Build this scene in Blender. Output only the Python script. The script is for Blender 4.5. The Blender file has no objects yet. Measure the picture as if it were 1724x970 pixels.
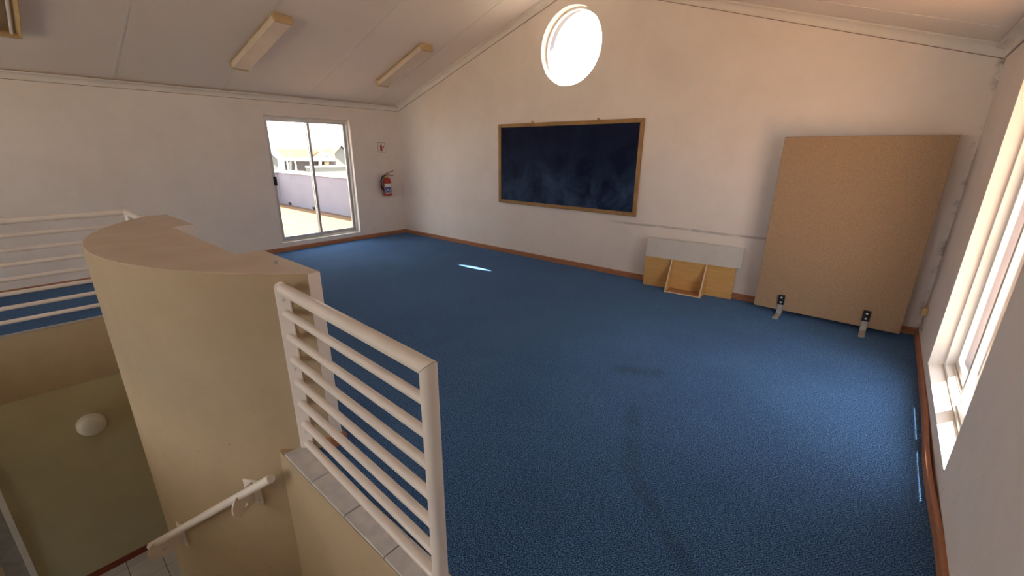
import bpy, bmesh, math, random
from mathutils import Vector, Matrix
random.seed(7)
S = bpy.context.scene
COL = S.collection
PI = math.pi

# ------------------------------------------------------------------ camera
F_PX, YAW, PITCH, ROLL, CAM_H = 719.885, math.radians(40.57), math.radians(17.77), math.radians(0.35), 1.635
fw = Vector((-math.sin(YAW)*math.cos(PITCH), math.cos(YAW)*math.cos(PITCH), -math.sin(PITCH)))
rt = Vector((math.cos(YAW), math.sin(YAW), 0)); up = rt.cross(fw)
r2 = math.cos(ROLL)*rt + math.sin(ROLL)*up; u2 = -math.sin(ROLL)*rt + math.cos(ROLL)*up
cd = bpy.data.cameras.new('camera'); cam = bpy.data.objects.new('camera', cd); COL.objects.link(cam)
cd.sensor_fit = 'HORIZONTAL'; cd.sensor_width = 36.0; cd.lens = F_PX/1724*36.0
cd.clip_start = 0.02; cd.clip_end = 400
m = Matrix.Identity(4)
for i in range(3):
    m[i][0] = r2[i]; m[i][1] = u2[i]; m[i][2] = -fw[i]
m[0][3], m[1][3], m[2][3] = 0, 0, CAM_H
cam.matrix_world = m
S.camera = cam

# ------------------------------------------------------------------ sky, sun, exposure
SUN_TRAVEL = Vector((-0.80, -1.20, -2.95)).normalized()
W = bpy.data.worlds.new('sky'); S.world = W; W.use_nodes = True
nt = W.node_tree; bg = nt.nodes['Background']
bg.inputs[0].default_value = (0.91, 0.95, 1.0, 1)      # bright hazy noon sky
bg.inputs[1].default_value = 1.0
sd = bpy.data.lights.new('sun', 'SUN'); sd.energy = 9.5; sd.angle = math.radians(0.53); sd.color = (1.0, 0.93, 0.82)
sun = bpy.data.objects.new('sun', sd); COL.objects.link(sun)
sun.rotation_euler = SUN_TRAVEL.to_track_quat('-Z', 'Y').to_euler(); sun.location = (6, 9, 20)
S.view_settings.view_transform = 'Standard'; S.view_settings.look = 'None'
S.view_settings.gamma = 1.0; S.view_settings.use_curve_mapping = False
S.view_settings.exposure = 2.4
S.cycles.max_bounces = 16; S.cycles.diffuse_bounces = 9; S.cycles.transparent_max_bounces = 16

# ------------------------------------------------------------------ materials
def principled(name, col, rough=0.6, spec=0.3, metal=0.0):
    mt = bpy.data.materials.new(name); mt.use_nodes = True
    b = mt.node_tree.nodes['Principled BSDF']
    b.inputs['Base Color'].default_value = (*col, 1); b.inputs['Roughness'].default_value = rough
    b.inputs['Specular IOR Level'].default_value = spec; b.inputs['Metallic'].default_value = metal
    return mt, mt.node_tree, b
def N(t, kind, **kw):
    n = t.nodes.new(kind)
    for k, v in kw.items(): setattr(n, k, v)
    return n
def wcoord(t):
    g = N(t, 'ShaderNodeNewGeometry'); return g.outputs['Position']
def noise(t, vec, scale, detail=3, rough=0.55, dist=0.0):
    n = N(t, 'ShaderNodeTexNoise'); n.inputs['Scale'].default_value = scale; n.inputs['Detail'].default_value = detail
    n.inputs['Roughness'].default_value = rough; n.inputs['Distortion'].default_value = dist
    t.links.new(vec, n.inputs['Vector']); return n.outputs['Fac']
def ramp(t, fac, stops):
    r = N(t, 'ShaderNodeValToRGB'); e = r.color_ramp.elements
    while len(e) < len(stops): e.new(0.5)
    for el, (p, c) in zip(e, stops): el.position = p; el.color = (*c, 1)
    t.links.new(fac, r.inputs[0]); return r.outputs[0]
def fmath(t, op, a, b=None, clamp=False):
    n = N(t, 'ShaderNodeMath', operation=op, use_clamp=clamp)
    for i, v in enumerate((a, b)):
        if v is None: continue
        if isinstance(v, (int, float)): n.inputs[i].default_value = v
        else: t.links.new(v, n.inputs[i])
    return n.outputs[0]
def maprange(t, v, a, b, c, d):
    n = N(t, 'ShaderNodeMapRange'); t.links.new(v, n.inputs[0])
    for i, x in enumerate((a, b, c, d)): n.inputs[i+1].default_value = x
    return n.outputs[0]
def mixc(t, fac, a, b):
    n = N(t, 'ShaderNodeMix', data_type='RGBA')
    if isinstance(fac, (int, float)): n.inputs[0].default_value = fac
    else: t.links.new(fac, n.inputs[0])
    for i, v in ((6, a), (7, b)):
        if isinstance(v, tuple): n.inputs[i].default_value = (*v, 1)
        else: t.links.new(v, n.inputs[i])
    return n.outputs[2]
def bump(t, b, h, strength, dist=0.002):
    n = N(t, 'ShaderNodeBump'); n.inputs['Strength'].default_value = strength; n.inputs['Distance'].default_value = dist
    t.links.new(h, n.inputs['Height']); t.links.new(n.outputs[0], b.inputs['Normal'])
def speckled(name, c1, c2, scale=3.0, rough=0.7, spec=0.25, bscale=90, bstr=0.25, metal=0, bdist=0.002):
    mt, t, b = principled(name, c1, rough, spec, metal)
    p = wcoord(t); f = noise(t, p, scale, 5)
    t.links.new(ramp(t, f, [(0.35, c1), (0.68, c2)]), b.inputs['Base Color'])
    if bstr: bump(t, b, noise(t, p, bscale, 3), bstr, bdist)
    return mt
def seg_mask(t, pos, A, B, r0, r1):
    """1 inside a capsule of radius r0 around A-B (xy plane), fading to 0 at r1"""
    sx = N(t, 'ShaderNodeSeparateXYZ'); t.links.new(pos, sx.inputs[0])
    dx, dy = B[0]-A[0], B[1]-A[1]; L2 = dx*dx+dy*dy
    px = fmath(t, 'SUBTRACT', sx.outputs[0], A[0]); py = fmath(t, 'SUBTRACT', sx.outputs[1], A[1])
    h = fmath(t, 'ADD', fmath(t, 'MULTIPLY', px, dx/L2), fmath(t, 'MULTIPLY', py, dy/L2), True)
    qx = fmath(t, 'SUBTRACT', px, fmath(t, 'MULTIPLY', h, dx)); qy = fmath(t, 'SUBTRACT', py, fmath(t, 'MULTIPLY', h, dy))
    d = fmath(t, 'SQRT', fmath(t, 'ADD', fmath(t, 'MULTIPLY', qx, qx), fmath(t, 'MULTIPLY', qy, qy)))
    return maprange(t, d, r0, r1, 1, 0)

MT = {}
def mk_wall(name, base, dark, scuff=None, corner_grime=False):
    mt, t, b = principled(name, base, 0.75, 0.2)
    p = wcoord(t)
    c = ramp(t, noise(t, p, 1.7, 6, 0.62), [(0.3, dark), (0.6, base)])
    # small dirt flecks and handling marks low on the wall
    fl = ramp(t, noise(t, p, 26, 4, 0.7), [(0.64, (0, 0, 0)), (0.72, (1, 1, 1))])
    sx = N(t, 'ShaderNodeSeparateXYZ'); t.links.new(p, sx.inputs[0])
    low = maprange(t, sx.outputs[2], 0.1, 0.75, 0.75, 0.03)
    grey = tuple(v*0.55 for v in dark)
    c = mixc(t, fmath(t, 'MULTIPLY', fl, low), c, grey)
    if scuff:
        z0, xa, xb = scuff
        wob = fmath(t, 'MULTIPLY', fmath(t, 'SUBTRACT', noise(t, p, 2.5, 2), 0.5), 0.03)
        d = fmath(t, 'ABSOLUTE', fmath(t, 'SUBTRACT', fmath(t, 'ADD', sx.outputs[2], wob), z0))
        k = maprange(t, d, 0.006, 0.022, 0.75, 0)
        kx = fmath(t, 'MULTIPLY', maprange(t, sx.outputs[0], xa, xa+0.3, 0, 1), maprange(t, sx.outputs[0], xb, xb+0.05, 1, 0))
        kk = fmath(t, 'MULTIPLY', fmath(t, 'MULTIPLY', k, kx), maprange(t, noise(t, p, 8, 3), 0.3, 0.55, 0.35, 1))
        c = mixc(t, kk, c, grey)
    if corner_grime:
        # mildew line running down the room corner
        gx = maprange(t, fmath(t, 'ABSOLUTE', fmath(t, 'SUBTRACT', sx.outputs[0], 0.488)), 0.0, 0.05, 1, 0)
        gy = maprange(t, fmath(t, 'ABSOLUTE', fmath(t, 'SUBTRACT', sx.outputs[1], 5.309)), 0.0, 0.05, 1, 0)
        gn = maprange(t, noise(t, p, 7, 5, 0.7), 0.48, 0.66, 0, 0.9)
        c = mixc(t, fmath(t, 'MULTIPLY', fmath(t, 'MULTIPLY', gx, gy), gn, True), c, (0.10, 0.06, 0.04))
    t.links.new(c, b.inputs['Base Color'])
    h = fmath(t, 'ADD', fmath(t, 'MULTIPLY', noise(t, p, 9, 3), 1.5), fmath(t, 'MULTIPLY', noise(t, p, 110, 3), 0.35))
    bump(t, b, h, 0.35, 0.004)
    return mt
MT['wall'] = mk_wall('painted_plaster', (0.83, 0.75, 0.68), (0.77, 0.685, 0.61), corner_grime=True)
MT['gable'] = mk_wall('painted_plaster_gable', (0.83, 0.75, 0.68), (0.77, 0.685, 0.61), scuff=(0.733, -2.9, -0.86), corner_grime=True)
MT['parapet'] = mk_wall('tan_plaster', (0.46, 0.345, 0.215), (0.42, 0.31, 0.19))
MT['parapet_top'] = speckled('pinkish_cream_paint', (0.66, 0.545, 0.44), (0.60, 0.48, 0.37), 4, 0.6, 0.25, 120, 0.2)
MT['green'] = speckled('olive_paint', (0.55, 0.495, 0.31), (0.50, 0.445, 0.27), 2.5, 0.6, 0.3, 160, 0.3)
MT['exterior'] = speckled('exterior_plaster', (0.225, 0.215, 0.25), (0.205, 0.195, 0.23), 2.0, 0.85, 0.1, 60, 0.3)
MT['coping'] = speckled('white_coping', (0.80, 0.79, 0.77), (0.74, 0.73, 0.71), 3, 0.7)
MT['ceiling'] = speckled('ceiling_paint', (0.82, 0.735, 0.66), (0.78, 0.695, 0.615), 1.2, 0.7, 0.2, 40, 0.12)
MT['cornice'] = speckled('cornice_paint', (0.80, 0.74, 0.67), (0.74, 0.68, 0.60), 4, 0.6, 0.25, 60, 0.1)
MT['trim_white'] = speckled('white_frame_paint', (0.80, 0.77, 0.73), (0.74, 0.71, 0.66), 6, 0.4, 0.4, 60, 0.08)
MT['rail'] = speckled('cream_enamel', (0.84, 0.745, 0.655), (0.80, 0.70, 0.61), 8, 0.32, 0.45, 70, 0.08)
MT['alu'] = speckled('aluminium', (0.62, 0.60, 0.58), (0.55, 0.53, 0.51), 9, 0.38, 0.5, 80, 0.05, metal=0.7)
MT['steel'] = speckled('galvanised_steel', (0.50, 0.47, 0.43), (0.40, 0.37, 0.33), 20, 0.42, 0.5, 80, 0.1, metal=0.7)
MT['black'] = speckled('black_plastic', (0.012, 0.012, 0.016), (0.02, 0.02, 0.024), 20, 0.4)
MT['screw'] = speckled('screw_head', (0.75, 0.74, 0.72), (0.65, 0.64, 0.62), 30, 0.35)
MT['rubber'] = speckled('black_rubber', (0.02, 0.02, 0.02), (0.035, 0.03, 0.03), 30, 0.6)
MT['red'] = speckled('red_enamel', (0.42, 0.018, 0.015), (0.36, 0.014, 0.012), 9, 0.3, 0.5, 60, 0.03)
MT['brass'] = speckled('brass', (0.55, 0.34, 0.12), (0.42, 0.25, 0.09), 20, 0.35, 0.5, 60, 0.05, metal=0.8)
MT['grout'] = speckled('grout', (0.10, 0.085, 0.07), (0.07, 0.06, 0.05), 30, 0.9)
MT['floor_tile'] = speckled('white_ceramic_tile', (0.68, 0.65, 0.60), (0.62, 0.59, 0.54), 6, 0.35, 0.4, 60, 0.03)
MT['curb_tile'] = speckled('speckled_grey_tile', (0.52, 0.50, 0.50), (0.66, 0.62, 0.59), 14, 0.45, 0.35, 120, 0.1)
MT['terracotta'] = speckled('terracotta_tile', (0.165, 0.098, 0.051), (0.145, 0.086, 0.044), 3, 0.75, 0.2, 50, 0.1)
MT['terracotta_bounce'] = speckled('warm_bounce_paving', (0.56, 0.31, 0.165), (0.50, 0.275, 0.14), 3, 0.75, 0.2, 50, 0.1)  # mostly unseen paving, colour raised to bounce warm light into the room
MT['terr_grout'] = speckled('pale_grout', (0.10, 0.06, 0.035), (0.09, 0.052, 0.03), 10, 0.9)
MT['lampglass'] = speckled('opal_glass', (0.78, 0.76, 0.68), (0.74, 0.72, 0.64), 6, 0.3, 0.5, 60, 0.0)
MT['yellowed'] = speckled('yellowed_shaded_enamel', (0.58, 0.42, 0.22), (0.50, 0.35, 0.17), 7, 0.4, 0.4, 60, 0.05)  # aged yellow, darkened further to carry the shade on the light fittings' sides
MT['diffuser'] = speckled('prismatic_diffuser', (0.74, 0.62, 0.50), (0.66, 0.54, 0.42), 2.5, 0.4, 0.45, 300, 0.2)
MT['tube'] = speckled('fluorescent_tube', (0.80, 0.78, 0.74), (0.74, 0.72, 0.68), 6, 0.25, 0.5, 60, 0)
MT['greyboard'] = speckled('grey_white_board', (0.60, 0.57, 0.52), (0.54, 0.51, 0.46), 5, 0.5, 0.3, 60, 0.05)
MT['edging'] = speckled('pale_edging', (0.70, 0.55, 0.38), (0.62, 0.47, 0.31), 30, 0.6)
MT['housewall'] = speckled('grey_house_plaster', (0.135, 0.14, 0.14), (0.12, 0.125, 0.125), 1, 0.9, 0.1, 20, 0.1)
MT['carport_shade'] = speckled('painted_carport_shade', (0.07, 0.065, 0.07), (0.10, 0.09, 0.09), 1, 0.9, 0.1, 20, 0.1)  # dark colour standing in for the shade inside the carport
MT['housewhite'] = speckled('white_fascia', (0.80, 0.79, 0.76), (0.75, 0.74, 0.71), 1, 0.7, 0.1, 20, 0.1)
MT['bronze'] = speckled('bronze_reveal', (0.30, 0.20, 0.16), (0.24, 0.16, 0.12), 9, 0.5)
MT['ground'] = speckled('dry_ground', (0.36, 0.31, 0.24), (0.28, 0.25, 0.18), 0.6, 0.95, 0.1, 8, 0.3)

def mk_wood(name, c1, c2, axis_scale, rough=0.5, spec=0.3, chips=None):
    mt, t, b = principled(name, c1, rough, spec)
    p = wcoord(t); mp = N(t, 'ShaderNodeMapping'); mp.inputs['Scale'].default_value = axis_scale
    t.links.new(p, mp.inputs[0])
    f = noise(t, mp.outputs[0], 1.0, 6, 0.6, 0.4)
    c = ramp(t, f, [(0.32, c1), (0.66, c2)])
    if chips:
        k = ramp(t, noise(t, p, 16, 5, 0.75), [(0.66, (0, 0, 0)), (0.70, (1, 1, 1))])
        c = mixc(t, k, c, chips)
    t.links.new(c, b.inputs['Base Color']); bump(t, b, f, 0.12, 0.001)
    return mt
MT['skirt'] = mk_wood('brown_stained_skirting', (0.33, 0.135, 0.065), (0.42, 0.19, 0.10), (9, 9, 60), 0.55, 0.3, chips=(0.46, 0.30, 0.20))
MT['redskirt'] = speckled('red_brown_tile_skirting', (0.26, 0.065, 0.035), (0.22, 0.05, 0.03), 8, 0.45)
MT['oak'] = mk_wood('oak_laminate', (0.56, 0.31, 0.095), (0.66, 0.39, 0.14), (3, 3, 70), 0.45)
MT['oakdark'] = mk_wood('oak_laminate_shelf', (0.30, 0.15, 0.07), (0.38, 0.20, 0.09), (3, 60, 60), 0.5)
MT['boardframe'] = mk_wood('chalkboard_frame_wood', (0.30, 0.16, 0.055), (0.40, 0.24, 0.10), (8, 30, 8), 0.4)

def mk_carpet():
    mt, t, b = principled('blue_loop_carpet', (0.03, 0.09, 0.2), 0.95, 0.1)
    p = wcoord(t)
    # diagonal twill of loops, broken by fibre noise
    mp = N(t, 'ShaderNodeMapping'); mp.inputs['Rotation'].default_value = (0, 0, math.radians(38)); t.links.new(p, mp.inputs[0])
    w = N(t, 'ShaderNodeTexWave', wave_type='BANDS'); w.inputs['Scale'].default_value = 30; w.inputs['Distortion'].default_value = 5.0
    w.inputs['Detail'].default_value = 2; w.inputs['Detail Scale'].default_value = 6; t.links.new(mp.outputs[0], w.inputs['Vector'])
    fine = noise(t, p, 210, 2, 0.6); mid = noise(t, p, 140, 2, 0.6)
    f = fmath(t, 'ADD', fmath(t, 'MULTIPLY', fine, 0.75), fmath(t, 'ADD', fmath(t, 'MULTIPLY', mid, 0.45), fmath(t, 'MULTIPLY', w.outputs['Fac'], 0.07)))
    c = ramp(t, f, [(0.47, (0.004, 0.014, 0.042)), (0.62, (0.021, 0.076, 0.206)), (0.76, (0.165, 0.33, 0.60))])
    big = ramp(t, noise(t, p, 1.1, 5, 0.6), [(0.3, (0.80, 0.80, 0.82)), (0.7, (1.06, 1.05, 1.04))])
    mul = N(t, 'ShaderNodeMix', data_type='RGBA', blend_type='MULTIPLY'); mul.inputs[0].default_value = 1.0
    t.links.new(c, mul.inputs[6]); t.links.new(big, mul.inputs[7]); c = mul.outputs[2]
    # trodden grey-brown track
    tot = None
    for A, B, r0, r1 in STAINS:
        k = seg_mask(t, p, A, B, r0, r1); tot = k if tot is None else fmath(t, 'MAXIMUM', tot, k)
    tot = fmath(t, 'MULTIPLY', tot, maprange(t, noise(t, p, 5, 4), 0.35, 0.6, 0.15, 0.5))
    mu2 = N(t, 'ShaderNodeMix', data_type='RGBA', blend_type='MULTIPLY'); t.links.new(tot, mu2.inputs[0])
    t.links.new(c, mu2.inputs[6]); mu2.inputs[7].default_value = (0.62, 0.50, 0.42, 1)
    t.links.new(mu2.outputs[2], b.inputs['Base Color'])
    b.inputs['Sheen Weight'].default_value = 0.10; b.inputs['Sheen Roughness'].default_value = 0.5
    b.inputs['Sheen Tint'].default_value = (0.55, 0.75, 1.0, 1)
    bump(t, b, f, 0.6, 0.004)
    return mt
STAINS = [((-1.308, 2.851), (-1.073, 2.982), 0.02, 0.11), ((-0.986, 2.399), (-0.761, 1.885), 0.02, 0.07), ((-0.761, 1.885), (-0.598, 1.733), 0.02, 0.07), ((-0.598, 1.733), (-0.456, 1.606), 0.02, 0.06), ((-0.456, 1.606), (-0.296, 1.467), 0.02, 0.06)]
MT['carpet'] = mk_carpet()

def mk_chalk():
    mt, t, b = principled('blue_chalkboard', (0.008, 0.012, 0.035), 0.6, 0.12)
    p = wcoord(t); mp = N(t, 'ShaderNodeMapping'); mp.inputs['Scale'].default_value = (1.6, 1, 1.3); t.links.new(p, mp.inputs[0])
    sx = N(t, 'ShaderNodeSeparateXYZ'); t.links.new(p, sx.inputs[0])
    lowb = maprange(t, sx.outputs[2], 0.88, 1.75, 1.0, 0.12)
    sm = maprange(t, noise(t, mp.outputs[0], 1.7, 7, 0.68, 0.6), 0.38, 0.74, 0, 1)
    c = mixc(t, fmath(t, 'MULTIPLY', sm, lowb, True), (0.0035, 0.007, 0.030), (0.055, 0.105, 0.20))
    dots = ramp(t, noise(t, p, 34, 3, 0.6), [(0.745, (0, 0, 0)), (0.775, (1, 1, 1))])
    c = mixc(t, fmath(t, 'MULTIPLY', dots, 0.5), c, (0.35, 0.40, 0.50))
    t.links.new(c, b.inputs['Base Color']); bump(t, b, noise(t, p, 300, 2), 0.1, 0.001)
    return mt
MT['chalk'] = mk_chalk()

def mk_fabric():
    mt, t, b = principled('beige_woven_fabric', (0.36, 0.24, 0.14), 0.9, 0.1)
    p = wcoord(t)
    mp = N(t, 'ShaderNodeMapping'); mp.inputs['Scale'].default_value = (170, 170, 480); t.links.new(p, mp.inputs[0])
    mp2 = N(t, 'ShaderNodeMapping'); mp2.inputs['Scale'].default_value = (480, 480, 170); t.links.new(p, mp2.inputs[0])
    f = fmath(t, 'MULTIPLY', fmath(t, 'ADD', noise(t, mp.outputs[0], 1, 2), noise(t, mp2.outputs[0], 1, 2)), 0.5)
    t.links.new(ramp(t, f, [(0.34, (0.27, 0.168, 0.094)), (0.66, (0.46, 0.32, 0.20))]), b.inputs['Base Color'])
    bump(t, b, f, 0.5, 0.002); b.inputs['Sheen Weight'].default_value = 0.2
    return mt
MT['fabric'] = mk_fabric()

def mk_rooftile():
    mt, t, b = principled('clay_roof_tiles', (0.52, 0.25, 0.12), 0.85, 0.1)
    p = wcoord(t); w = N(t, 'ShaderNodeTexWave', wave_type='BANDS', bands_direction='X'); w.inputs['Scale'].default_value = 0.9
    t.links.new(p, w.inputs['Vector'])
    t.links.new(ramp(t, w.outputs['Fac'], [(0.1, (0.12, 0.056, 0.028)), (0.6, (0.16, 0.078, 0.040))]), b.inputs['Base Color'])
    bump(t, b, w.outputs['Fac'], 0.5, 0.05)
    return mt
MT['roof'] = mk_rooftile()
def mk_glass():
    mt = bpy.data.materials.new('window_glass'); mt.use_nodes = True; t = mt.node_tree
    t.nodes.remove(t.nodes['Principled BSDF']); out = t.nodes['Material Output']
    tr = N(t, 'ShaderNodeBsdfTransparent'); tr.inputs[0].default_value = (0.97, 0.98, 0.98, 1)
    gl = N(t, 'ShaderNodeBsdfGlossy'); gl.inputs['Roughness'].default_value = 0.02
    g = N(t, 'ShaderNodeNewGeometry'); dp = N(t, 'ShaderNodeVectorMath', operation='DOT_PRODUCT')
    t.links.new(g.outputs['Normal'], dp.inputs[0]); t.links.new(g.outputs['Incoming'], dp.inputs[1])
    c5 = fmath(t, 'POWER', fmath(t, 'SUBTRACT', 1.0, fmath(t, 'ABSOLUTE', dp.outputs['Value'])), 5.0)
    fr = fmath(t, 'ADD', fmath(t, 'MULTIPLY', c5, 0.6), 0.03)      # one face of a thin pane
    mx = N(t, 'ShaderNodeMixShader'); t.links.new(fr, mx.inputs[0]); t.links.new(tr.outputs[0], mx.inputs[1]); t.links.new(gl.outputs[0], mx.inputs[2])
    t.links.new(mx.outputs[0], out.inputs[0])
    return mt
MT['glass'] = mk_glass()

# ------------------------------------------------------------------ mesh helpers
def link(name, bm, mat, parent=None, smooth=False, bevel=0.0):
    bmesh.ops.recalc_face_normals(bm, faces=bm.faces[:])
    me = bpy.data.meshes.new(name); bm.to_mesh(me); bm.free()
    o = bpy.data.objects.new(name, me); COL.objects.link(o)
    me.materials.append(MT[mat])
    if smooth:
        for p in me.polygons: p.use_smooth = True
        try: me.set_sharp_from_angle(angle=math.radians(40))
        except Exception: pass
    if bevel:
        md = o.modifiers.new('bevel', 'BEVEL'); md.width = bevel; md.segments = 2; md.limit_method = 'ANGLE'; md.angle_limit = math.radians(40)
    if parent: o.parent = parent
    return o
def box(bm, x0, x1, y0, y1, z0, z1, M=None):
    vs = [bm.verts.new((x, y, z)) for x in (x0, x1) for y in (y0, y1) for z in (z0, z1)]
    for f in ((0, 1, 3, 2), (4, 6, 7, 5), (0, 4, 5, 1), (2, 3, 7, 6), (0, 2, 6, 4), (1, 5, 7, 3)): bm.faces.new([vs[i] for i in f])
    if M is not None: bmesh.ops.transform(bm, matrix=M, verts=vs)
    return vs
def boxo(name, mat, b6, parent=None, bevel=0.0, M=None):
    bm = bmesh.new(); box(bm, *b6, M=M); return link(name, bm, mat, parent, bevel=bevel)
def tube(bm, pts, r, n=14, cap=True):
    pts = [Vector(p) for p in pts]; rings = []
    rad = r if isinstance(r, (list, tuple)) else [r]*len(pts)
    ref = Vector((0, 0, 1))
    for i, p in enumerate(pts):
        d = (pts[min(i+1, len(pts)-1)] - pts[max(i-1, 0)]).normalized()
        a = d.cross(ref)
        if a.length < 1e-3: a = d.cross(Vector((0, 1, 0)))
        a.normalize(); b = d.cross(a).normalized()
        # mitre compensation
        rings.append([bm.verts.new(p + rad[i]*(math.cos(2*PI*k/n)*a + math.sin(2*PI*k/n)*b)) for k in range(n)])
    for A, B in zip(rings, rings[1:]):
        for k in range(n): bm.faces.new((A[k], A[(k+1) % n], B[(k+1) % n], B[k]))
    if cap: bm.faces.new(rings[0]); bm.faces.new(rings[-1])
def tubeo(name, mat, pts, r, parent=None, n=14):
    bm = bmesh.new(); tube(bm, pts, r, n); return link(name, bm, mat, parent, smooth=True)
def lathe(bm, prof, n=24, M=None):
    """prof: (radius, height) pairs about local z"""
    new = []; rings = []
    for r, z in prof:
        if r < 1e-6: v = bm.verts.new((0, 0, z)); rings.append([v]); new.append(v)
        else:
            ring = [bm.verts.new((r*math.cos(2*PI*k/n), r*math.sin(2*PI*k/n), z)) for k in range(n)]; rings.append(ring); new += ring
    for A, B in zip(rings, rings[1:]):
        for k in range(n):
            a, b = A[k % len(A)], A[(k+1) % len(A)]; c, d = B[(k+1) % len(B)], B[k % len(B)]
            vs = []
            for v in (a, b, c, d):
                if v not in vs: vs.append(v)
            if len(vs) > 2: bm.faces.new(vs)
    if M is not None: bmesh.ops.transform(bm, matrix=M, verts=new)
def prism(bm, poly, z0, z1, M=None, holes=()):
    """extrude a 2D outline (with holes) from z0 to z1"""
    loops = [list(poly)] + [list(h) for h in holes]; edges = []; vs_all = []
    for lp in loops:
        vs = [bm.verts.new((x, y, z0)) for x, y in lp]; vs_all += vs
        for i in range(len(vs)): edges.append(bm.edges.new((vs[i], vs[(i+1) % len(vs)])))
    r = bmesh.ops.triangle_fill(bm, edges=edges, use_beauty=True, use_dissolve=False)
    faces = [g for g in r['geom'] if isinstance(g, bmesh.types.BMFace)]
    e = bmesh.ops.extrude_face_region(bm, geom=faces, use_keep_orig=True)
    nv = [g for g in e['geom'] if isinstance(g, bmesh.types.BMVert)]
    bmesh.ops.translate(bm, verts=nv, vec=(0, 0, z1-z0))
    if M is not None: bmesh.ops.transform(bm, matrix=M, verts=vs_all+nv)
def sweep(bm, prof, pts, side):
    """sweep a 2D profile (u along side(i), v up) along points"""
    rings = []
    for i, p in enumerate(pts):
        s, u = side(i); rings.append([bm.verts.new(Vector(p) + s*a + u*b) for a, b in prof])
    n = len(prof)
    for A, B in zip(rings, rings[1:]):
        for k in range(n): bm.faces.new((A[k], A[(k+1) % n], B[(k+1) % n], B[k]))
    bm.faces.new(rings[0]); bm.faces.new(rings[-1])
def empty(name, loc=(0, 0, 0), rz=0):
    o = bpy.data.objects.new(name, None); COL.objects.link(o); o.location = loc; o.rotation_euler = (0, 0, rz); o.empty_display_size = 0.1
    return o
def tag(o, label, cat, group=None):
    o['label'] = label; o['category'] = cat
    if group: o['group'] = group
    return o
def struct(o, label=None, cat=None):
    o['kind'] = 'structure'
    if label: o['label'] = label
    if cat: o['category'] = cat
    return o
def share(name, o, parent, loc=None):
    c = o.copy(); c.name = name; COL.objects.link(c); c.parent = parent
    if loc is not None: c.location = loc
    return c
# (a,b,c) plane matrices: local x,y -> world axes, local z -> extrude axis
M_YZ = lambda x: Matrix(((0, 0, 1, x), (1, 0, 0, 0), (0, 1, 0, 0), (0, 0, 0, 1)))      # local (y,z) , extrude +x
M_XZ = lambda y: Matrix(((1, 0, 0, 0), (0, 0, 1, y), (0, 1, 0, 0), (0, 0, 0, 1)))      # local (x,z) , extrude +y

# ------------------------------------------------------------------ room numbers
XL, XR, YG, YB = -7.487, 0.488, 5.309, -4.6
WT = 0.28                                  # wall thickness
Z_EAVE, SLOPE = 2.43, 0.322                # ceiling height at the side walls, roof pitch
XM = (XL+XR)/2; Z_RIDGE = Z_EAVE + SLOPE*(XM-XL)
def ceil_z(x): return Z_EAVE + SLOPE*((x-XL) if x < XM else (XR-x))
DOOR = (2.853, 4.279, 0.137, 2.139)        # sliding door in left wall: y0,y1,z0,z1
WIN = (2.68, 4.165, 0.165, 2.13)           # tall window in right wall
CIR = (-3.565, 2.955, 0.476)               # round window
VX0, VX1, VY0, VY1 = -5.85, -0.80, -1.25, 0.69   # stairwell void
ZL = -2.95                                 # lower floor
ARC = (-3.70, 2.438, 2.198)                # curved parapet: centre and radius
def rect(a, b, c, d): return [(a, c), (b, c), (b, d), (a, d)]
def circ(cx, cy, r, n=72): return [(cx+r*math.cos(2*PI*k/n), cy+r*math.sin(2*PI*k/n)) for k in range(n)]

# ------------------------------------------------------------------ setting: walls
bm = bmesh.new(); prism(bm, rect(YB, YG, -0.02, Z_EAVE+0.08), XL, XL-WT, M_YZ(0), [rect(*DOOR)]); struct(link('wall_left', bm, 'wall'))
bm = bmesh.new(); prism(bm, rect(YB, YG, -0.02, Z_EAVE+0.08), XR, XR+0.15, M_YZ(0), [rect(*WIN)])
wr = struct(link('wall_right', bm, 'wall'))
bm = bmesh.new(); prism(bm, rect(YB, YG, -0.02, Z_EAVE+0.08), XR+0.15, XR+WT, M_YZ(0), [rect(*WIN)]); link('outer_leaf', bm, 'exterior', wr)
gout = [(XL-WT, -0.02), (XR+WT, -0.02), (XR+WT, Z_EAVE+0.02), (XM, Z_RIDGE+0.1), (XL-WT, Z_EAVE+0.02)]
bm = bmesh.new(); prism(bm, gout, YG, YG+0.15, M_XZ(0), [circ(*CIR)]); wb = struct(link('wall_back', bm, 'gable'))
bm = bmesh.new(); prism(bm, gout, YG+0.15, YG+0.29, M_XZ(0), [circ(*CIR)]); link('outer_leaf', bm, 'exterior', wb)
REAR_FILL = [(-5.6, -3.6, 0.165, 2.13), (-3.2, -1.2, 0.165, 2.13)]  # unseen openings behind the camera, added and sized to let fill light in
bm = bmesh.new(); prism(bm, gout, YB, YB-WT, M_XZ(0), [rect(*w) for w in REAR_FILL]); struct(link('wall_front', bm, 'wall'))

# carpeted floor slab with the stairwell left open
fl = bmesh.new()
def slab(x0, x1, y0, y1): box(fl, x0, x1, y0, y1, -0.30, 0.0)
slab(XL, XR, 0.83, YG); slab(XL, VX0, VY0, 0.83); slab(VX1, XR, VY0, 0.83); slab(XL, XR, YB, VY0)
floor = struct(link('floor', fl, 'carpet'))
# base under the tiled kerb between parapet and stair head
boxo('kerb_base', 'grout', (-2.262, VX1, VY1+0.004, 0.83, -0.30, -0.004), floor)
bm = bmesh.new(); box(bm, -0.160, 0.160, -0.066, 0.066, -0.010, 0.004); t0 = link('kerb_tile', bm, 'curb_tile', floor, bevel=0.003)
t0.location = (-2.108, 0.7575, 0.002)
for k in range(1, 5): share('kerb_tile', t0, floor, (-2.108+0.3262*k, 0.7575, 0.002))

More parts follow.
